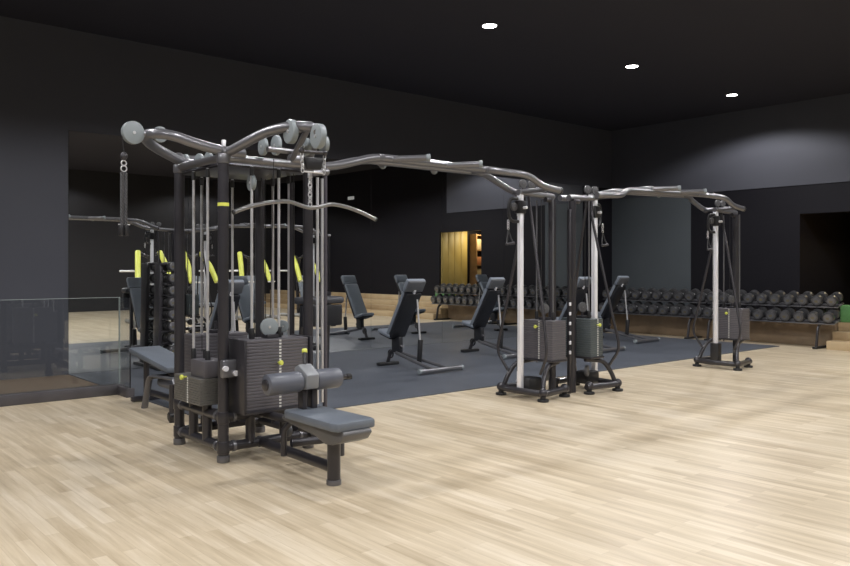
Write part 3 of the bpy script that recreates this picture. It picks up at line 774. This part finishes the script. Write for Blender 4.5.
# wide padded bench behind the station
wb = thing('padded_bench', 'wide black padded bench on the mat behind the large station', 'bench', (5.25, 8.2, 0.01))
MB().box2((5.0, 8.05, 0.99), (5.62, 8.30, 1.08), 0.04).build('top_pad', mat('dark grey upholstery', (0.05, 0.052, 0.06), 0.4), wb)
MB().box2((5.02, 8.08, 0.72), (5.60, 8.16, 0.98), 0.02).build('front_pad', PADB, wb)
MB().tube([(5.12, 8.25, 0.98), (5.12, 8.30, 0.06), (5.12, 8.75, 0.05)], 0.03, 12, corner=0.05).tube([(5.5, 8.25, 0.98), (5.5, 8.30, 0.06), (5.5, 8.75, 0.05)], 0.03, 12, corner=0.05).build('frame', DM, wb)
MB().box2((5.0, 8.68, 0.01), (5.7, 8.78, 0.07), 0.015).box2((5.0, 8.22, 0.01), (5.85, 8.32, 0.07), 0.015).build('foot_bar', DM, wb)
MB().box((5.35, 8.62, 0.42), (0.5, 0.3, 0.08), 0.03).build('seat_pad', PADB, wb)
MB().cyl((5.3, 8.6, 0.06), (5.3, 8.6, 0.40), 0.03, 12).build('seat_post', DM, wb)

# ------------------------------------------------------------ dumbbells and racks
def make_db(name='dumbbell', R_=0.098, L=0.32, cat='dumbbell'):
    t = thing(name, '', cat, (0, 0, 0))
    hw = 0.095
    MB().cyl((-L / 2 + hw - 0.005, 0, 0), (L / 2 - hw + 0.005, 0, 0), 0.017, 14).build('handle', CH, t)
    for s in (-1, 1):
        h = MB().cyl((s * L / 2, 0, 0), (s * (L / 2 - hw), 0, 0), R_, 24, 0.016).build('head', DBM, t)
        MB().cyl((s * (L / 2 + 0.001), 0, 0), (s * (L / 2 - 0.004), 0, 0), R_ * 0.62, 20).torus((s * (L / 2 - 0.001), 0, 0), R_ * 0.72, 0.004, (1, 0, 0), 22, 6).build('face_plate', GM, h)
        MB().box((s * (L / 2 + 0.002), 0, -R_ * 0.1), (0.004, R_ * 0.55, R_ * 0.4), 0.0).build('weight_label', TAG, h)
    return t
def make_rack(y0, y1, label, group):
    t = thing('dumbbell_rack', label, 'dumbbell rack', (14.6, (y0 + y1) / 2, 0.0), 0, group)
    for y in (y0 + 0.28, y1 - 0.12):
        MB().tube([(14.30, y, 0.03), (14.36, y, 0.38), (14.52, y, 0.46), (14.75, y, 0.80), (14.77, y, 0.92)], 0.032, 12, corner=0.08, rx=0.022).build('side_upright', DM, t)
        MB().box2((14.22, y - 0.04, 0.0), (14.78, y + 0.04, 0.04), 0.01).build('foot', PLM, t)
    for (x, z) in ((14.50, 0.475), (14.64, 0.765)):
        Rr = Matrix.Rotation(math.radians(-14), 3, 'Y')
        MB().box((x, (y0 + y1) / 2, z), (0.30, y1 - y0, 0.02), 0.004, Rr).build('shelf', GM, t)
        for s in (-0.1, 0.1):
            c_ = Vector((x, (y0 + y1) / 2, z)) + Rr @ Vector((s, 0, 0.012))
            MB().box(c_, (0.03, y1 - y0, 0.02), 0.004, Rr).build('saddle_rail', DM, t)
    return t
racks = [(5.74, 8.22, 'two tier dumbbell rack at the right end beside the wooden steps', 'right rack'),
         (8.25, 10.75, 'two tier dumbbell rack in the far corner behind the benches', 'corner rack')]
db = make_db()
first = True
tilt = math.radians(-14)
ordn = ['first', 'second', 'third', 'fourth', 'fifth', 'sixth', 'seventh', 'eighth', 'ninth', 'tenth']
sidew = {'right rack': 'from the steps', 'corner rack': 'from the right'}
for (y0, y1, lab, gname) in racks:
    make_rack(y0, y1, lab, 'dumbbell racks along the back wall')
    n = 10
    pitch = (y1 - y0 - 0.2) / (n - 1)
    for row, (x, z, rn) in enumerate(((14.50, 0.475, 'lower'), (14.64, 0.765, 'upper'))):
        for i in range(n):
            y = y0 + 0.10 + i * pitch
            off = Matrix.Rotation(tilt, 3, 'Y') @ Vector((0, 0, 0.118))
            loc = Vector((x, y, z)) + off
            labd = '%s black round dumbbell %s on %s shelf of the %s' % (ordn[i], sidew[gname], rn, gname)
            gr = 'dumbbells on the %s shelf of the %s' % (rn, gname)
            if first: d = db; first = False
            else: d = dup(db, loc)
            d.location = loc; d.rotation_euler = (0, tilt, 0)
            d['label'] = labd; d['group'] = gr

# vertical dumbbell tower at the mirror
vt = thing('dumbbell_tower', 'tall narrow black dumbbell tower standing against the mirror at left', 'dumbbell rack', (4.45, 10.72, 0.01))
for s, x0_, x1_ in ((-1, 4.35, 4.38), (1, 4.68, 4.63)):
    MB().prism([(x0_ - 0.03, 0.01), (x0_ + 0.03, 0.01), (x1_ + 0.025, 1.50), (x1_ - 0.025, 1.50)], 10.74, 10.93, 'y', 0.006).build('side_panel', DM, vt)
MB().box2((4.28, 10.60, 0.01), (4.78, 10.98, 0.06), 0.012).build('base', PLM, vt)
MB().box2((4.36, 10.70, 1.47), (4.66, 10.92, 1.50), 0.006).build('top', DM, vt)
sdb = make_db('small_dumbbell', 0.064, 0.30)
for k in range(8):
    z = 0.20 + k * 0.168
    MB().box2((4.37, 10.70, z), (4.66, 10.90, z + 0.012), 0.003).build('shelf', DM, vt)
    o = sdb if k == 0 else dup(sdb, (0, 0, 0))
    o.location = (4.49, 10.76, z + 0.012 + 0.064); o.rotation_euler = (0, 0, math.pi / 2)
    o['label'] = 'small round dumbbell, %s from the floor in the narrow tower' % ordn[k]
    o['group'] = 'small dumbbells in the narrow tower'

# ------------------------------------------------------------ lever machines seen in the mirror
def lever_machine():
    t = thing('lever_machine', '', 'exercise machine', (0, 0, 0), 0, 'lime armed lever machines')
    MB().tube([(-0.5, -0.6, 0.05), (-0.5, 0.6, 0.05)], 0.05, 10).tube([(0.5, -0.6, 0.05), (0.5, 0.6, 0.05)], 0.05, 10).build('base_rail', FEM, t)
    MB().tube([(-0.5, 0, 0.05), (0.5, 0, 0.05)], 0.05, 10).build('cross_rail', FEM, t)
    MB().tube([(0, -0.35, 0.05), (0, -0.42, 1.2), (0, -0.30, 1.75)], 0.05, 12, corner=0.15).build('mast', DM, t)
    MB().box2((-0.2, 0.0, 0.42), (0.2, 0.42, 0.50), 0.03).build('seat_pad', PAD_LIT, t)
    MB().cyl((0, 0.2, 0.05), (0, 0.2, 0.42), 0.04, 12).build('seat_post', FEM, t)
    MB().box((0, -0.14, 0.86), (0.32, 0.08, 0.72), 0.03, Matrix.Rotation(math.radians(14), 3, 'X')).build('backrest_pad', PAD_LIT, t)
    MB().cyl((0, -0.38, 0.7), (0, -0.1, 0.72), 0.03, 10).build('backrest_post', DM, t)
    for s in (-1, 1):
        MB().tube([(s * 0.28, -0.35, 1.85), (s * 0.36, -0.05, 1.5), (s * 0.42, 0.18, 1.05)], 0.07, 12, corner=0.1).build('lever_arm', YEL, t)
        MB().tube([(s * 0.42, 0.18, 1.05), (s * 0.42, 0.5, 1.05), (s * 0.2, 0.52, 1.05)], 0.022, 10, corner=0.06).build('hand_grip', WHT, t)
        MB().cyl((s * 0.30, -0.42, 1.35), (s * 0.72, -0.42, 1.35), 0.025, 12).build('weight_horn', ALU, t)
        MB().tube([(0, -0.33, 1.7), (s * 0.28, -0.35, 1.85)], 0.04, 10).build('shoulder', DM, t)
    return t
lm = lever_machine()
for i, (x, y, rz, lab) in enumerate([(7.9, 2.2, 0.1, 'lime armed lever machine reflected at the far left of the mirror'),
                                     (9.2, 2.2, -0.25, 'lime armed lever machine reflected between the two left station posts'),
                                     (10.8, 2.2, 0.1, 'lime armed lever machine reflected behind the station centre'),
                                     (12.6, 2.1, -0.2, 'lime armed lever machine reflected right of the station')]):
    o = lm if i == 0 else dup(lm, (x, y, 0))
    o.location = (x, y, 0); o.rotation_euler = (0, 0, rz); o['label'] = lab
